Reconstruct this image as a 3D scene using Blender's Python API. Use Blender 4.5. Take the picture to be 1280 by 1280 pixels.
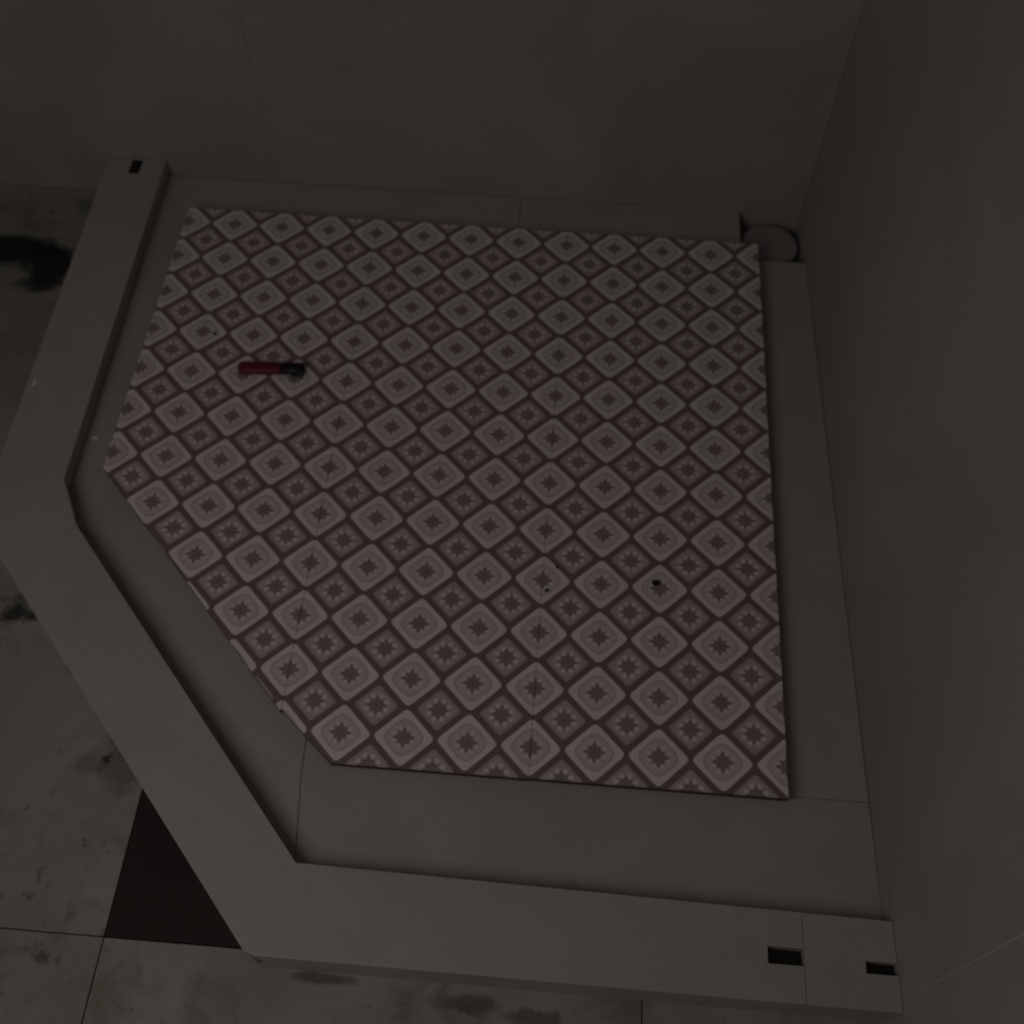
import bpy, bmesh, math, random
from mathutils import Matrix, Vector, noise
random.seed(4)
for o in list(bpy.data.objects): bpy.data.objects.remove(o)
sc = bpy.context.scene
COL = sc.collection

# ---------------------------------------------------------------- camera
cam = bpy.data.cameras.new('camera'); cam_o = bpy.data.objects.new('camera', cam); COL.objects.link(cam_o)
R = Matrix(((0.99694, 0.07182, -0.03082), (0.07714, -0.84102, 0.53548), (0.01254, -0.53622, -0.84398)))
M = Matrix([[R[i][0], -R[i][1], -R[i][2]] for i in range(3)]).to_4x4()
M.translation = Vector((-0.22593, -0.47569, 1.26112))
cam_o.matrix_world = M
cam.sensor_fit = 'HORIZONTAL'; cam.sensor_width = 36.0; cam.lens = 36.0 * 1404.65 / 1280.0
cam.clip_start = 0.01; cam.clip_end = 50
cam.dof.use_dof = True; cam.dof.focus_distance = 0.95; cam.dof.aperture_fstop = 6.5     # the phone missed focus slightly
sc.camera = cam_o

# ---------------------------------------------------------------- world, light, exposure
w = bpy.data.worlds.new('world'); sc.world = w; w.use_nodes = True
bg = w.node_tree.nodes['Background']; bg.inputs[0].default_value = (1.0, 0.965, 0.93, 1); bg.inputs[1].default_value = 0.034
def area(name, loc, target, size, energy, color):
    l = bpy.data.lights.new(name, 'AREA'); l.shape = 'RECTANGLE'; l.size, l.size_y = size; l.energy = energy; l.color = color
    o = bpy.data.objects.new(name, l); COL.objects.link(o); o.location = loc
    o.rotation_euler = (Vector(target) - Vector(loc)).to_track_quat('-Z', 'Y').to_euler()
    return o
area('soft_area_light', (-0.90, -0.72, 1.22), (-0.28, -0.02, 0.0), (0.7, 0.8), 2.45, (1.0, 0.93, 0.87))  # soft area light from the front left, its source unseen
sc.view_settings.view_transform = 'Standard'; sc.view_settings.look = 'None'
sc.view_settings.gamma = 1.0; sc.view_settings.use_curve_mapping = False
sc.view_settings.exposure = 0.0

# ---------------------------------------------------------------- helpers
def link(o, parent=None):
    COL.objects.link(o)
    if parent is not None: o.parent = parent
    return o
def empty(name, loc=(0, 0, 0)):
    o = bpy.data.objects.new(name, None); o.location = loc; o.empty_display_size = 0.02
    return link(o)
def tag(o, label=None, cat=None, group=None, kind=None):
    if label: o['label'] = label
    if cat: o['category'] = cat
    if group: o['group'] = group
    if kind: o['kind'] = kind
    return o
def prism_bm(pts, z0, z1, bev=0.0, bm=None):
    """outline (counter-clockwise, may be concave) extruded from z0 to z1"""
    own = bm is None
    if own: bm = bmesh.new()
    n = len(pts)
    lo = [bm.verts.new((x, y, z0)) for x, y in pts]; hi = [bm.verts.new((x, y, z1)) for x, y in pts]
    bm.faces.new(hi); bm.faces.new(lo[::-1])
    for i in range(n):
        j = (i + 1) % n
        bm.faces.new((lo[i], lo[j], hi[j], hi[i]))
    bmesh.ops.recalc_face_normals(bm, faces=bm.faces[:])
    if bev:
        e = [e for e in bm.edges if (abs(e.verts[0].co.z - z1) < 1e-6 and abs(e.verts[1].co.z - z1) < 1e-6)]
        bmesh.ops.bevel(bm, geom=e, offset=bev, segments=2, affect='EDGES', profile=0.5)
    return bm
def box_pts(x0, x1, y0, y1): return [(x0, y0), (x1, y0), (x1, y1), (x0, y1)]
def add_box(bm, x0, x1, y0, y1, z0, z1): return prism_bm(box_pts(x0, x1, y0, y1), z0, z1, 0, bm)
def obj(name, bm, mat, parent=None, smooth=False):
    me = bpy.data.meshes.new(name); bm.to_mesh(me); bm.free()
    if smooth:
        for p in me.polygons: p.use_smooth = True
    me.materials.append(mat)
    return link(bpy.data.objects.new(name, me), parent)

class NB:
    """small node-math builder"""
    def __init__(s, name):
        s.m = bpy.data.materials.new(name); s.m.use_nodes = True; s.t = s.m.node_tree
        s.b = s.t.nodes['Principled BSDF']; s.L = s.t.links
    def n(s, typ, **k):
        x = s.t.nodes.new(typ)
        for a, v in k.items(): setattr(x, a, v)
        return x
    def put(s, sock, v):
        if isinstance(v, (int, float)): sock.default_value = v
        elif isinstance(v, tuple): sock.default_value = v if len(v) == 4 or sock.type == 'VECTOR' else v + (1,)
        else: s.L.new(v, sock)
    def m_(s, op, *a):
        x = s.n('ShaderNodeMath', operation=op)
        for i, v in enumerate(a): s.put(x.inputs[i], v)
        return x.outputs[0]
    def step(s, x, edge, soft):          # 1 where x > edge
        r = s.n('ShaderNodeMapRange', interpolation_type='SMOOTHSTEP')
        s.put(r.inputs[0], x); s.put(r.inputs[1], edge - soft); s.put(r.inputs[2], edge + soft)
        r.inputs[3].default_value = 0; r.inputs[4].default_value = 1
        return r.outputs[0]
    def mix(s, f, a, b):
        x = s.n('ShaderNodeMix', data_type='RGBA')
        s.put(x.inputs[0], f); s.put(x.inputs[6], a); s.put(x.inputs[7], b)
        return x.outputs[2]
    def noise(s, scale, detail=4, rough=.55, vec=None, dist=0.0):
        x = s.n('ShaderNodeTexNoise'); x.inputs['Scale'].default_value = scale; x.inputs['Detail'].default_value = detail
        x.inputs['Roughness'].default_value = rough; x.inputs['Distortion'].default_value = dist
        s.L.new(vec if vec is not None else s.coord(), x.inputs['Vector'])
        return x.outputs[0]
    def coord(s):
        if not hasattr(s, 'c'): s.c = s.n('ShaderNodeTexCoord').outputs['Object']
        return s.c
    def bump(s, h, strength=.2, dist=.001):
        x = s.n('ShaderNodeBump'); x.inputs['Strength'].default_value = strength; x.inputs['Distance'].default_value = dist
        s.L.new(h, x.inputs['Height']); s.L.new(x.outputs[0], s.b.inputs['Normal'])
    def done(s, col, rough=.5, spec=.5):
        s.put(s.b.inputs['Base Color'], col); s.put(s.b.inputs['Roughness'], rough)
        s.b.inputs['Specular IOR Level'].default_value = spec
        return s.m

def marble(name, a, b, rough=.42, spec=.4, scale=7.0, spots=0.0):
    k = NB(name)
    f = k.step(k.noise(scale, 5, .6, dist=.6), .5, .25)
    col = k.mix(f, a, b)
    g = k.noise(240, 2, .5)
    col = k.mix(k.m_('MULTIPLY', k.step(g, .60, .08), .16), col, tuple(c * .55 for c in a))
    if spots:
        s2 = k.step(k.noise(16, 6, .7), .66, .05)
        col = k.mix(k.m_('MULTIPLY', s2, spots), col, (.09, .085, .07))
    k.bump(k.noise(90, 3, .5), .12, .0006)
    return k.done(col, rough, spec)

M_curb = marble('curb_marble', (.42, .384, .348), (.47, .432, .392), .45)
M_ledge = marble('tray_marble', (.41, .370, .334), (.47, .427, .388), .5, spots=.12)
M_wall = marble('wall_marble', (.345, .318, .300), (.43, .402, .384), .55, .3, 3.2)
M_cement = marble('cement', (.16, .15, .135), (.22, .205, .185), .9, .2, 30)
M_plate = marble('drain_cover_plastic', (.30, .285, .28), (.34, .325, .315), .45)

def floor_mat(name, a, b, dark=False):
    k = NB(name)
    # world-fixed coordinates (all floor meshes are built in place), so the stains keep their own shape
    f = k.step(k.noise(3.4, 6, .6, dist=.4), .5, .22)
    col = k.mix(f, a, b)
    if not dark:
        grime = k.step(k.noise(13, 7, .68, dist=.5), .585, .10)
        col = k.mix(k.m_('MULTIPLY', grime, .55), col, (.13, .125, .085))
        specks = k.step(k.noise(46, 4, .6), .68, .03)
        col = k.mix(k.m_('MULTIPLY', specks, .45), col, (.05, .048, .035))
        sep = k.n('ShaderNodeSeparateXYZ'); k.L.new(k.coord(), sep.inputs[0])
        wob = k.m_('MULTIPLY', k.m_('SUBTRACT', k.noise(24, 6, .68), .5), .16)
        for (cx, cy, rx, ry, st) in ((-1.120, .792, .085, .034, .97), (-1.050, .765, .045, .048, .95), (-1.055, .725, .045, .022, .7), (-1.20, .80, .05, .04, .95),
                                     (-.905, .152, .020, .018, .85), (-.741, -.033, .009, .006, .8), (-.715, -.045, .03, .03, .45),
                                     (-.748, -.262, .013, .012, .55), (-.728, -.266, .008, .008, .4), (-.955, .29, .012, .02, .5),
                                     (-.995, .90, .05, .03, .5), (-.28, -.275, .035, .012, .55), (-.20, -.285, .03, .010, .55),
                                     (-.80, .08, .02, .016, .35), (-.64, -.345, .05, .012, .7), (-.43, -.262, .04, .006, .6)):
            dx = k.m_('DIVIDE', k.m_('SUBTRACT', sep.outputs[0], cx), rx); dy = k.m_('DIVIDE', k.m_('SUBTRACT', sep.outputs[1], cy), ry)
            d = k.m_('SQRT', k.m_('ADD', k.m_('MULTIPLY', dx, dx), k.m_('MULTIPLY', dy, dy)))
            wk = k.m_('DIVIDE', wob, max(rx, ry))
            d = k.m_('ADD', d, k.m_('MULTIPLY', wk, .55))
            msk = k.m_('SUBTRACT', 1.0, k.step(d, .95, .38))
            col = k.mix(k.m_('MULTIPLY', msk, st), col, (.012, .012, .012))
    k.bump(k.noise(60, 4, .6), .15, .0008)
    return k.done(col, .5 if not dark else .55, .35 if not dark else .25)
M_floor = floor_mat('dirty_floor_marble', (.255, .245, .21), (.40, .38, .345))
M_black = floor_mat('black_floor_stone', (.022, .017, .016), (.034, .027, .024), True)

def pattern_mat():
    k = NB('patterned_ceramic'); P = .075 * (1.26112 - .009) / 1.26112
    sep = k.n('ShaderNodeSeparateXYZ'); k.L.new(k.coord(), sep.inputs[0])
    u = k.m_('DIVIDE', sep.outputs[0], P); v = k.m_('ADD', k.m_('DIVIDE', sep.outputs[1], P), .5)
    a = k.m_('ADD', u, v); b = k.m_('SUBTRACT', u, v)
    ra = k.m_('ROUND', a); rb = k.m_('ROUND', b)
    par = k.m_('PINGPONG', k.m_('ADD', ra, rb), 1.0)            # 0 light cell, 1 dark cell
    p = k.m_('SUBTRACT', a, ra); q = k.m_('SUBTRACT', b, rb)
    ap = k.m_('ABSOLUTE', p); aq = k.m_('ABSOLUTE', q)
    def superd(n): return k.m_('POWER', k.m_('ADD', k.m_('POWER', ap, float(n)), k.m_('POWER', aq, float(n))), 1.0 / n)
    d6 = superd(10); d8 = superd(12); d4 = superd(3.6)
    r = k.m_('SQRT', k.m_('ADD', k.m_('MULTIPLY', p, p), k.m_('MULTIPLY', q, q)))
    th = k.m_('ARCTAN2', q, p)
    c8 = k.m_('COSINE', k.m_('MULTIPLY', th, 8.0))
    c4 = k.m_('COSINE', k.m_('MULTIPLY', th, 4.0))               # max along cell axes, min along the diagonals
    WHITE = (.87, .775, .80); MID = (.69, .600, .615); DARK = (.225, .158, .163); CORE = (.315, .245, .25)
    # light cell: broad white rounded border, grey field ringed by a thin line, petals, eight-pointed star
    L = k.mix(k.step(d6, .494, .010), WHITE, DARK)
    L = k.mix(k.m_('SUBTRACT', 1.0, k.step(d4, .385, .014)), L, MID)
    ring = k.m_('MULTIPLY', k.step(d4, .345, .008), k.m_('SUBTRACT', 1.0, k.step(d4, .368, .008)))
    L = k.mix(k.m_('MULTIPLY', ring, .35), L, DARK)
    petal = k.m_('MULTIPLY', k.step(k.m_('MULTIPLY', c8, -1.0), .1, .4), k.m_('MULTIPLY', k.step(r, .18, .012), k.m_('SUBTRACT', 1.0, k.step(r, .275, .02))))
    L = k.mix(k.m_('MULTIPLY', petal, .7), L, WHITE)
    starr = k.m_('ADD', k.m_('ADD', .185, k.m_('MULTIPLY', c8, .034)), k.m_('MULTIPLY', c4, -.022))
    star = k.m_('SUBTRACT', 1.0, k.step(k.m_('SUBTRACT', r, starr), 0.0, .012))
    L = k.mix(star, L, CORE)
    # dark cell: dark frame, pale dotted ring, star
    D = k.mix(k.step(d8, .356, .014), (.58, .485, .495), DARK)
    ring2 = k.m_('MULTIPLY', k.step(d8, .310, .008), k.m_('SUBTRACT', 1.0, k.step(d8, .325, .008)))
    D = k.mix(k.m_('MULTIPLY', ring2, .5), D, DARK)
    petal2 = k.m_('MULTIPLY', k.step(k.m_('MULTIPLY', c8, -1.0), .0, .4), k.m_('MULTIPLY', k.step(r, .18, .015), k.m_('SUBTRACT', 1.0, k.step(r, .29, .02))))
    D = k.mix(k.m_('MULTIPLY', petal2, .85), D, WHITE)
    starr2 = k.m_('ADD', k.m_('ADD', .185, k.m_('MULTIPLY', c8, .030)), k.m_('MULTIPLY', c4, -.015))
    D = k.mix(k.m_('SUBTRACT', 1.0, k.step(k.m_('SUBTRACT', r, starr2), 0.0, .012)), D, CORE)
    dot = k.m_('SUBTRACT', 1.0, k.step(r, .035, .012))
    col = k.mix(par, L, D)
    col = k.mix(k.m_('MULTIPLY', dot, .5), col, DARK)
    # glaze mottling
    col = k.mix(k.m_('MULTIPLY', k.step(k.noise(35, 4, .6), .5, .3), .14), col, (.25, .20, .20))
    return k.done(col, .42, .35)
M_pat = pattern_mat()
def plain(name, col, rough=.4, spec=.5):
    k = NB(name); f = k.noise(120, 3, .5)
    return k.done(k.mix(k.m_('MULTIPLY', f, .3), col, tuple(c * .6 for c in col)), rough, spec)
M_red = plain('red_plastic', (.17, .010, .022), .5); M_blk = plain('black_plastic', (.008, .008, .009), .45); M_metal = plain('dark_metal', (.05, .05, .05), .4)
M_crumb = plain('dark_crumb', (.012, .008, .008), .9); M_spot = plain('spot_white', (.80, .84, .86), .35)
M_grout = plain('grout', (.20, .185, .165), .9, .2); M_edge = plain('unglazed_tile_edge', (.10, .075, .065), .9, .2); M_line = plain('pale_grout', (.50, .48, .45), .9, .2); M_body = plain('wall_render', (.30, .29, .275), .9, .2)

TOP, LED, FL = .018, -.013, -.056        # kerb top, tray ledge, outer floor
TZ = .009                                # top of the patterned tiles
KT = (1.26112 - TZ) / 1.26112            # the tile field was measured as if at z = 0; at TZ it is this much smaller
def tc(x, y): return (-.22593 + (x + .22593) * KT, -.47569 + (y + .47569) * KT)
YB = .942                                # face of the back wall
# ---------------------------------------------------------------- floor of the room
floor = empty('floor', (0, 0, FL)); tag(floor, 'dirty off-white marble tiled floor around the shower with one black corner tile', kind='structure')
def place(o): o.matrix_parent_inverse = Matrix.Translation(-Vector(o.parent.location)); return o
place(obj('floor_base', prism_bm(box_pts(-2.5, 1.35, -2.0, 1.05), FL - .08, FL - .0115), M_grout, floor))
JX, JY, T = -.684, -.238, .6
for i in range(-3, 4):
    for j in range(-3, 2):
        x0, y0 = JX + T * i, JY + T * j
        x1, y1 = x0 + T, y0 + T
        x0, x1 = max(x0, -2.5), min(x1, .155 if y0 > -.3 else .185)
        y0, y1 = max(y0, -2.0), min(y1, YB + .0003)
        if x1 - x0 < .05 or y1 - y0 < .05: continue
        g = .0006
        black = (i, j) == (0, 0)
        o = place(obj('floor_tile', prism_bm(box_pts(x0 + g, x1 - g, y0 + g, y1 - g), FL - .0105, FL, .0008), M_black if black else M_floor, floor))
        if black: o['label'] = 'black tile'

# ---------------------------------------------------------------- walls (render behind, thin marble panels in front)
def wall(name, p0, p1, panels_s, zsplit, label, th=.09, top=2.35):
    """wall along p0->p1, its face on the left-hand normal side; panels_s = cuts along the length"""
    p0, p1 = Vector(p0), Vector(p1); d = (p1 - p0); Ln = d.length; d.normalize(); nrm = Vector((-d.y, d.x))
    e = empty(name, (p0.x, p0.y, FL)); tag(e, label, kind='structure')
    def quad(s0, s1, a, b): return [tuple(p0 + d * s0 + nrm * a), tuple(p0 + d * s1 + nrm * a), tuple(p0 + d * s1 + nrm * b), tuple(p0 + d * s0 + nrm * b)]
    place(obj('wall_core', prism_bm(quad(0, Ln, -th, -.0095), FL - .08, top), M_body, e))
    for s0, s1 in zip(panels_s[:-1], panels_s[1:]):
        for z0, z1 in zip(zsplit[:-1], zsplit[1:]):
            g = .0002
            place(obj('wall_panel', prism_bm(quad(s0 + g, s1 - g, -.0088, 0), z0 + (g if z0 > 0 else .0), z1 - g), M_wall, e))
    for s0 in panels_s[1:-1]:
        if name == 'wall_right': place(obj('grout_line', prism_bm(quad(s0 - .0009, s0 + .0009, .00005, .0004), zsplit[0] + .001, zsplit[1]), M_line, e))
    return e
wall('wall_back', (.1498, YB), (-2.5, YB), [0, .86, 1.76, 2.66], [FL, 1.18, 2.35], 'shaded grey-white marble wall behind the shower')
wall('wall_right', (.2138, -2.0), (.1502, YB), [0, .85, 1.752, 2.95], [FL, 1.18, 2.35], 'mottled grey-white marble wall to the right of the shower')
def xr(y): return .2138 + (y + 2.0) / (YB + 2.0) * (.1502 - .2138)

# ---------------------------------------------------------------- shower kerb: marble slabs on a rendered core
YW = YB - .0015                       # slabs stop just short of the back wall
curb = empty('shower_kerb', (-.70, .10, FL))
tag(curb, 'low angular marble kerb wrapping around the tiled shower corner', 'kerb')
A0, A1, AC, A2, A3, A3b = (-.9785, YW), (-.9615, .2720), (-.9600, .2400), (-.8835, .1560), (-.5090, -.2545), (-.4950, -.2575)
B0, B1, B2, B3 = (-.8840, YW), (-.8683, .3151), (-.8323, .2467), (-.4713, -.1588)
def lerp(p, q, t): return (p[0] + (q[0] - p[0]) * t, p[1] + (q[1] - p[1]) * t)
def atx(p, q, x): return lerp(p, q, (x - p[0]) / (q[0] - p[0]))
def aty(p, q, y): return lerp(p, q, (y - p[1]) / (q[1] - p[1]))
AE = (xr(-.26) - .0004, -.2600); BE = (xr(-.17) - .0004, -.1690)
gp = .0002
jl = .8500
left_end = [aty(A0, A1, jl + gp), aty(B0, B1, jl + gp), B0, (-.9210, YW), (-.9210, .9060), (-.9385, .9060), (-.9385, YW), A0]
left_run = [(A1[0], A1[1] + gp), (B1[0], B1[1] + gp), aty(B0, B1, jl - gp), aty(A0, A1, jl - gp)]
wedge = [A1, AC, A2, B2, B1]
JR = .0775
# the front run meets the diagonal run without a visible joint: one slab with a bend, notched at its right end
bent = [(A2[0] + gp, A2[1] - gp), A3, A3b, atx(A3b, AE, JR - gp), (JR - gp, -.2220), (.0395, -.2220), (.0395, -.2048), (JR - gp, -.2048), atx(B3, BE, JR - gp), B3, (B2[0] + gp, B2[1] - gp)]
right_end = [atx(A3b, AE, JR + gp), AE, (AE[0] - .0006, -.2240), (.1417, -.2240), (.1417, -.2118), (AE[0] - .001, -.2118), BE, atx(B3, BE, JR + gp)]
for pts in (left_end, left_run, wedge, bent, right_end):
    place(obj('kerb_slab', prism_bm(pts, 0.0, TOP, .0007), M_curb, curb))
# rendered core under the slabs (open below the notches)
core = bmesh.new()
o_in = .0125
for pts in ([aty(A0, A1, jl), aty(B0, B1, jl), B0, (-.9210, YW), (-.9210, .9060), (-.9385, .9060), (-.9385, YW), A0],
            [A1, B1, aty(B0, B1, jl), aty(A0, A1, jl)]):
    c = [(max(min(x, -.886 - o_in - .0), -.9490) if abs(x + .93) > .02 else x, y) for x, y in pts]
    prism_bm(c, FL, -.0004, 0, core)
bent_core = [(-.9480, .2718), (-.9480, .2460), (-.8750, .1640), (-.5030, -.2420), (.0393, -.2450), (.0393, -.1835), (-.4770, -.1730), (-.8440, .2390), (-.8800, .3100)]
prism_bm(bent_core, FL, -.0004, 0, core)
add_box(core, .0790, .1415, -.2450, -.1845, FL, -.0004)
add_box(core, .0393, .0790, -.2450, -.2222, FL, -.0005); add_box(core, .0393, .0790, -.2046, -.1845, FL, -.0005)
add_box(core, .1415, .172, -.2450, -.2242, FL, -.0005); add_box(core, .1415, .172, -.2116, -.1845, FL, -.0005)
place(obj('kerb_core', core, M_cement, curb))
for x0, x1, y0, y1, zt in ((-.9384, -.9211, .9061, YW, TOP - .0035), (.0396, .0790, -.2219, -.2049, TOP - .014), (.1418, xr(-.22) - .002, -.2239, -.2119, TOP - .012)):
    place(obj('slot_shade_fill', prism_bm(box_pts(x0, x1, y0, y1), -.0400, zt), M_blk, curb))  # black fill stands in for the shade down inside the notches
# upright marble facings, outside and inside
def facing(p, q, th, z0, z1, inward):
    a = (Vector(q) - Vector(p)).normalized(); n = Vector((-a.y, a.x)) * inward
    P, Q = Vector(p) + n * .0022, Vector(q) + n * .0022
    pts = [tuple(P), tuple(Q), tuple(Q + n * th), tuple(P + n * th)]
    if inward < 0: pts = pts[::-1]
    place(obj('kerb_facing', prism_bm(pts, z0, z1, .0006), M_curb, curb))
o_pts = [A0, A1, AC, A2, A3, A3b, atx(A3b, AE, JR), AE]
for p, q in ((A0, A1), (A1, AC), (A2, A3), (A3b, atx(A3b, AE, JR - .0006)), (atx(A3b, AE, JR + .0006), AE)):
    facing(p, q, .009, FL, -.0003, 1)
facing(AC, A2, .009, FL, -.0003, 1)
for p, q in ((B0, (B1[0], B1[1] + .001)), (B1, B2), ((B2[0] + .001, B2[1] - .001), B3), (B3, BE)):
    facing(p, q, .009, LED + .0003, -.0003, -1)

# ---------------------------------------------------------------- shower tray: bed and marble border slabs
tray = empty('shower_tray', (-.35, .38, FL))
tag(tray, 'sunken marble border slabs between the kerb, the walls and the patterned tiles', 'shower tray')
bed = [(-.886, YW), (-.886, .316), (-.836, .247), (-.474, -.160), (xr(-.17) - .001, -.171), (xr(.83) - .001, .834), (.0505, .834), (.0505, YW)]
place(obj('mortar_bed', prism_bm(bed, FL + .0002, LED - .0125), M_cement, tray))
g = .0003
xl = B0[0] - .0018
inner = dict(xl=-.800, yb=-.008, xr=.045, yt=.822)
ledge = [
    [(xl, .8800 - .0005), (-.3045 - g, .8800 - .0005), (-.3045 - g, YW), (xl, YW)],                                        # back, left part
    [(-.3045 + g, .8400), (.0505, .8400), (.0505, YW), (-.3045 + g, YW)],
    [(B1[0] - .010, .3535 + g), (-.800, .3535 + g), (-.800, .8790 - g), (xl, .8790 - g)],
    [(B1[0] - .010, .3535 - g), (B1[0] - .0018, B1[1] - .0005), (B2[0] - .0015, B2[1] - .0010), (-.4793, -.1490), (-.4905, -.0423), (-.4918, .0180), (-.8000, .3300), (-.800, .3535 - g)],
    [(-.4787, -.1495), (B3[0] - .0005, B3[1] - .0018), (BE[0] + .0004, BE[1] - .0015), (xr(-.03) - .0006, -.0300), (-.4400, -.0300), (-.4912, .0180), (-.4899, -.0423)],
    [(.0600, -.0300 + 2 * g), (xr(-.03) - .0006, -.0300 + 2 * g), (xr(.833) - .0006, .8335), (.0600, .8335)],
]
ledge[0] = [(xl, .8800), (-.8000, .8800), (-.8000, .8400), (-.3045 - g, .8400), (-.3045 - g, YW), (xl, YW)]
for pts in ledge:
    place(obj('border_slab', prism_bm(pts, LED - .0120, LED, .0008), M_ledge, tray))

# ---------------------------------------------------------------- field of patterned tiles (300 mm, nine of them)
field = empty('patterned_tile_field', (-.375, .41, LED))
tag(field, 'raised field of white and maroon star patterned tiles with one corner cut off diagonally', 'tiled floor')
mb = [(-.8050, .3530), (-.7400, .2750), (-.4560, -.0200), (.0560, -.0200), (.0560, .8300), (.0450, .8380), (-.8050, .8380)]
place(obj('mortar_screed', prism_bm([tc(*q) for q in mb], LED + .0002, TZ - .0093), M_cement, field))
X = [-.831, -.525, -.225, .0755]; Y = [-.0380, .2625, .5625, .8555]
CUT = {(0, 1): [(-.831, .3495), (-.7495, .2625)], (0, 0): [(-.7490, .2625), (-.5250, .0205)], (1, 0): [(-.5250, .0235), (-.4555, -.0380)]}
meshes = {}
for i in range(3):
    for j in range(3):
        cx, cy = -.375 + (i - 1) * .3, .4125 + (j - 1) * .3
        gg = .00015
        x0, x1, y0, y1 = X[i] + gg - cx, X[i + 1] - gg - cx, Y[j] + gg - cy, Y[j + 1] - gg - cy
        if (i, j) == (0, 1): pts = [(CUT[i, j][1][0] - cx, y0), (x1, y0), (x1, y1), (x0, y1), (x0, CUT[i, j][0][1] - cy)]
        elif (i, j) == (0, 0): pts = [(x1, CUT[i, j][1][1] - cy), (x1, y1), (CUT[i, j][0][0] - cx, y1)]
        elif (i, j) == (1, 0): pts = [(CUT[i, j][1][0] - cx, y0), (x1, y0), (x1, y1), (x0, y1), (x0, CUT[i, j][0][1] - cy)]
        else: pts = box_pts(x0, x1, y0, y1)
        key = 'full' if (j < 2 and (i, j) not in CUT) else (i, j)
        if key not in meshes:
            bm = prism_bm([(x * KT, y * KT) for x, y in pts], -.0090, 0.0, .0004)
            for f in bm.faces: f.material_index = 0 if f.normal.z > .3 else 1
            o = obj('patterned_tile', bm, M_pat, field); o.data.materials.append(M_edge); meshes[key] = o.data
        else: o = link(bpy.data.objects.new('patterned_tile', meshes[key]), field)
        lx, ly = tc(cx, cy); o.location = (lx, ly, TZ); place(o)
        if (i, j) in CUT: o['label'] = 'patterned tile with its lower left corner cut off diagonally'

# ---------------------------------------------------------------- drain cover in the open corner
dr = empty('drain_cover', (.1010, .8880, FL)); tag(dr, 'round grey drain cover in the dark open corner behind the tiles', 'drain cover')
def lathe(prof, seg=48):
    bm = bmesh.new(); rings = []
    for r_, z in prof:
        rings.append([bm.verts.new((r_ * math.cos(2 * math.pi * k / seg), r_ * math.sin(2 * math.pi * k / seg), z)) for k in range(seg)])
    for a, b in zip(rings[:-1], rings[1:]):
        for k in range(seg): bm.faces.new((a[k], a[(k + 1) % seg], b[(k + 1) % seg], b[k]))
    bm.faces.new(rings[-1]); bm.faces.new(rings[0][::-1])
    bmesh.ops.recalc_face_normals(bm, faces=bm.faces[:])
    return bm
obj('disc', lathe([(.040, .018), (.0452, .019), (.0458, .022), (.0445, .0258), (.041, .0268), (.030, .0278), (.015, .0284), (.002, .0286)]), M_plate, dr, True)
obj('pipe_collar', lathe([(.036, .0002), (.036, .0195), (.030, .0195)]), M_plate, dr)

# ---------------------------------------------------------------- small red and black lighter on the tiles
lg = empty('lighter', tc(-.6330, .5345) + (TZ,)); tag(lg, 'small dark red plastic lighter with a black end lying on the patterned tiles', 'lighter')
lg.rotation_euler = (0, 0, math.radians(3.5))
def capsule_x(x0, x1, ry, rz, z, seg=20, rnd=.003, taper=1.0):
    bm = bmesh.new(); rings = []
    for x, s in ((x0, .55), (x0 + rnd * .4, .86), (x0 + rnd, 1), (x1 - rnd, taper), (x1 - rnd * .4, .86 * taper), (x1, .55 * taper)):
        rings.append([bm.verts.new((x, ry * s * math.copysign(abs(math.cos(t)) ** .8, math.cos(t)), z + rz * s * math.copysign(abs(math.sin(t)) ** .8, math.sin(t)))) for t in [2 * math.pi * k / seg for k in range(seg)]])
    for a, b in zip(rings[:-1], rings[1:]):
        for k in range(seg): bm.faces.new((a[k], a[(k + 1) % seg], b[(k + 1) % seg], b[k]))
    bm.faces.new(rings[-1]); bm.faces.new(rings[0][::-1])
    bmesh.ops.recalc_face_normals(bm, faces=bm.faces[:])
    return bm
obj('body', capsule_x(-.0470, .0130, .0100, .0062, .0064, rnd=.004), M_red, lg, True)
obj('base_cap', capsule_x(-.0485, -.0440, .0088, .0052, .0064, rnd=.0015), M_red, lg, True)
obj('hood', capsule_x(.0125, .0455, .0095, .0060, .0064, rnd=.002), M_blk, lg, True)
wh = lathe([(.0046, -.003), (.005, -.0025), (.005, .0025), (.0046, .003)], 24); bmesh.ops.transform(wh, matrix=Matrix.Translation((.0400, -.0085, .0062)), verts=wh.verts[:])
obj('spark_wheel', wh, M_metal, lg)
bt = bmesh.new(); add_box(bt, .0280, .0375, -.0125, -.0070, .0030, .0095); bmesh.ops.bevel(bt, geom=bt.edges[:], offset=.0012, segments=2, affect='EDGES')
obj('thumb_lever', bt, M_blk, lg)

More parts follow.
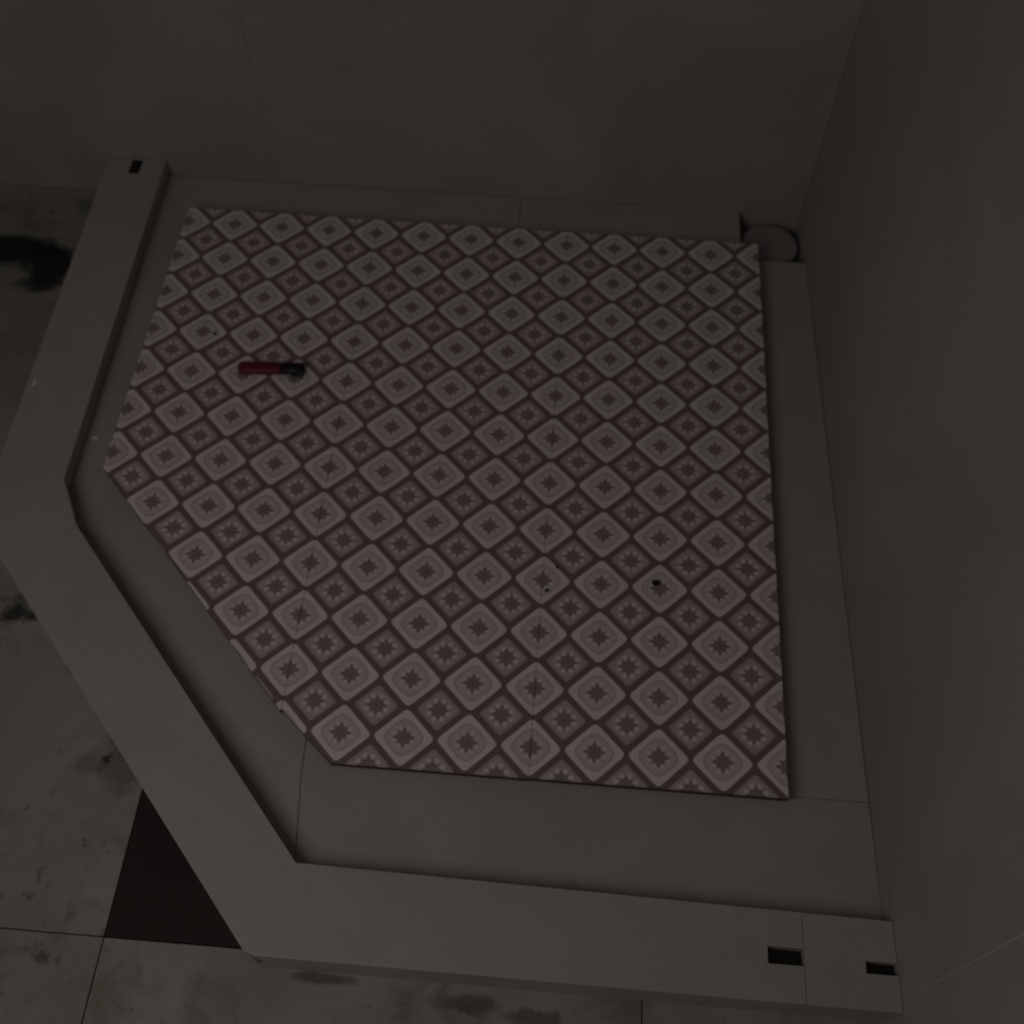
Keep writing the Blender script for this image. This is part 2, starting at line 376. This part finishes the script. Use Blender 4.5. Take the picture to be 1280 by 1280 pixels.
# ---------------------------------------------------------------- crumbs and small raised white spots
def crumb(x, y, r_, label, seed, z=TZ):
    x, y = tc(x, y)
    bm = bmesh.new(); bmesh.ops.create_icosphere(bm, subdivisions=2, radius=1)
    for v in bm.verts:
        n_ = 1 + .35 * noise.noise(v.co * 1.7 + Vector((seed, 0, 0))); v.co = Vector((v.co.x * r_ * n_, v.co.y * r_ * n_ * .8, max(v.co.z * n_, -.7) * r_ * .5))
    zmin = min(v.co.z for v in bm.verts)
    for v in bm.verts: v.co.z -= zmin
    o = obj('dirt_crumb', bm, M_crumb, None, True); o.location = (x, y, z); tag(o, label, 'crumb', 'dirt crumbs on the patterned tiles')
crumb(-.0805, .2318, .0050, 'largest dark crumb, on a pale star in the right half of the tiles', 1)
crumb(-.7315, .5968, .0028, 'tiny dark crumb up and left of the red lighter', 5)
crumb(-.2185, .2100, .0028, 'tiny dark crumb beside the upright tile joint near the middle', 9)
crumb(-.2075, .2450, .0022, 'tiniest dark crumb above right of the crumb at the middle tile joint', 13)
def spot(x, y, z, rx, ry, ang, label, seed):  # thin raised white blob with an uneven outline
    bm = bmesh.new(); n_ = 18; rim = []; mid = []
    for k in range(n_):
        t = 2 * math.pi * k / n_; s = 1 + .3 * noise.noise(Vector((math.cos(t) * 1.3 + seed, math.sin(t) * 1.3, 0)))
        rim.append(bm.verts.new((rx * s * math.cos(t), ry * s * math.sin(t), 0))); mid.append(bm.verts.new((rx * s * .6 * math.cos(t), ry * s * .6 * math.sin(t), .0009)))
    c = bm.verts.new((0, 0, .0013))
    for k in range(n_):
        j = (k + 1) % n_; bm.faces.new((rim[k], rim[j], mid[j], mid[k])); bm.faces.new((mid[k], mid[j], c))
    bm.faces.new(rim[::-1])
    bmesh.ops.recalc_face_normals(bm, faces=bm.faces[:])
    o = obj('white_spot', bm, M_spot, None, True); o.location = (x, y, z); o.rotation_euler = (0, 0, ang); tag(o, label, 'spot', 'white spots on the marble')
spot(-.9560, .4710, TOP, .0030, .0085, -.25, 'small white smear on the outer edge of the left kerb', 2)
spot(-.8615, .4060, LED, .0060, .0042, .1, 'small white smear on the border slab inside the left kerb', 7)
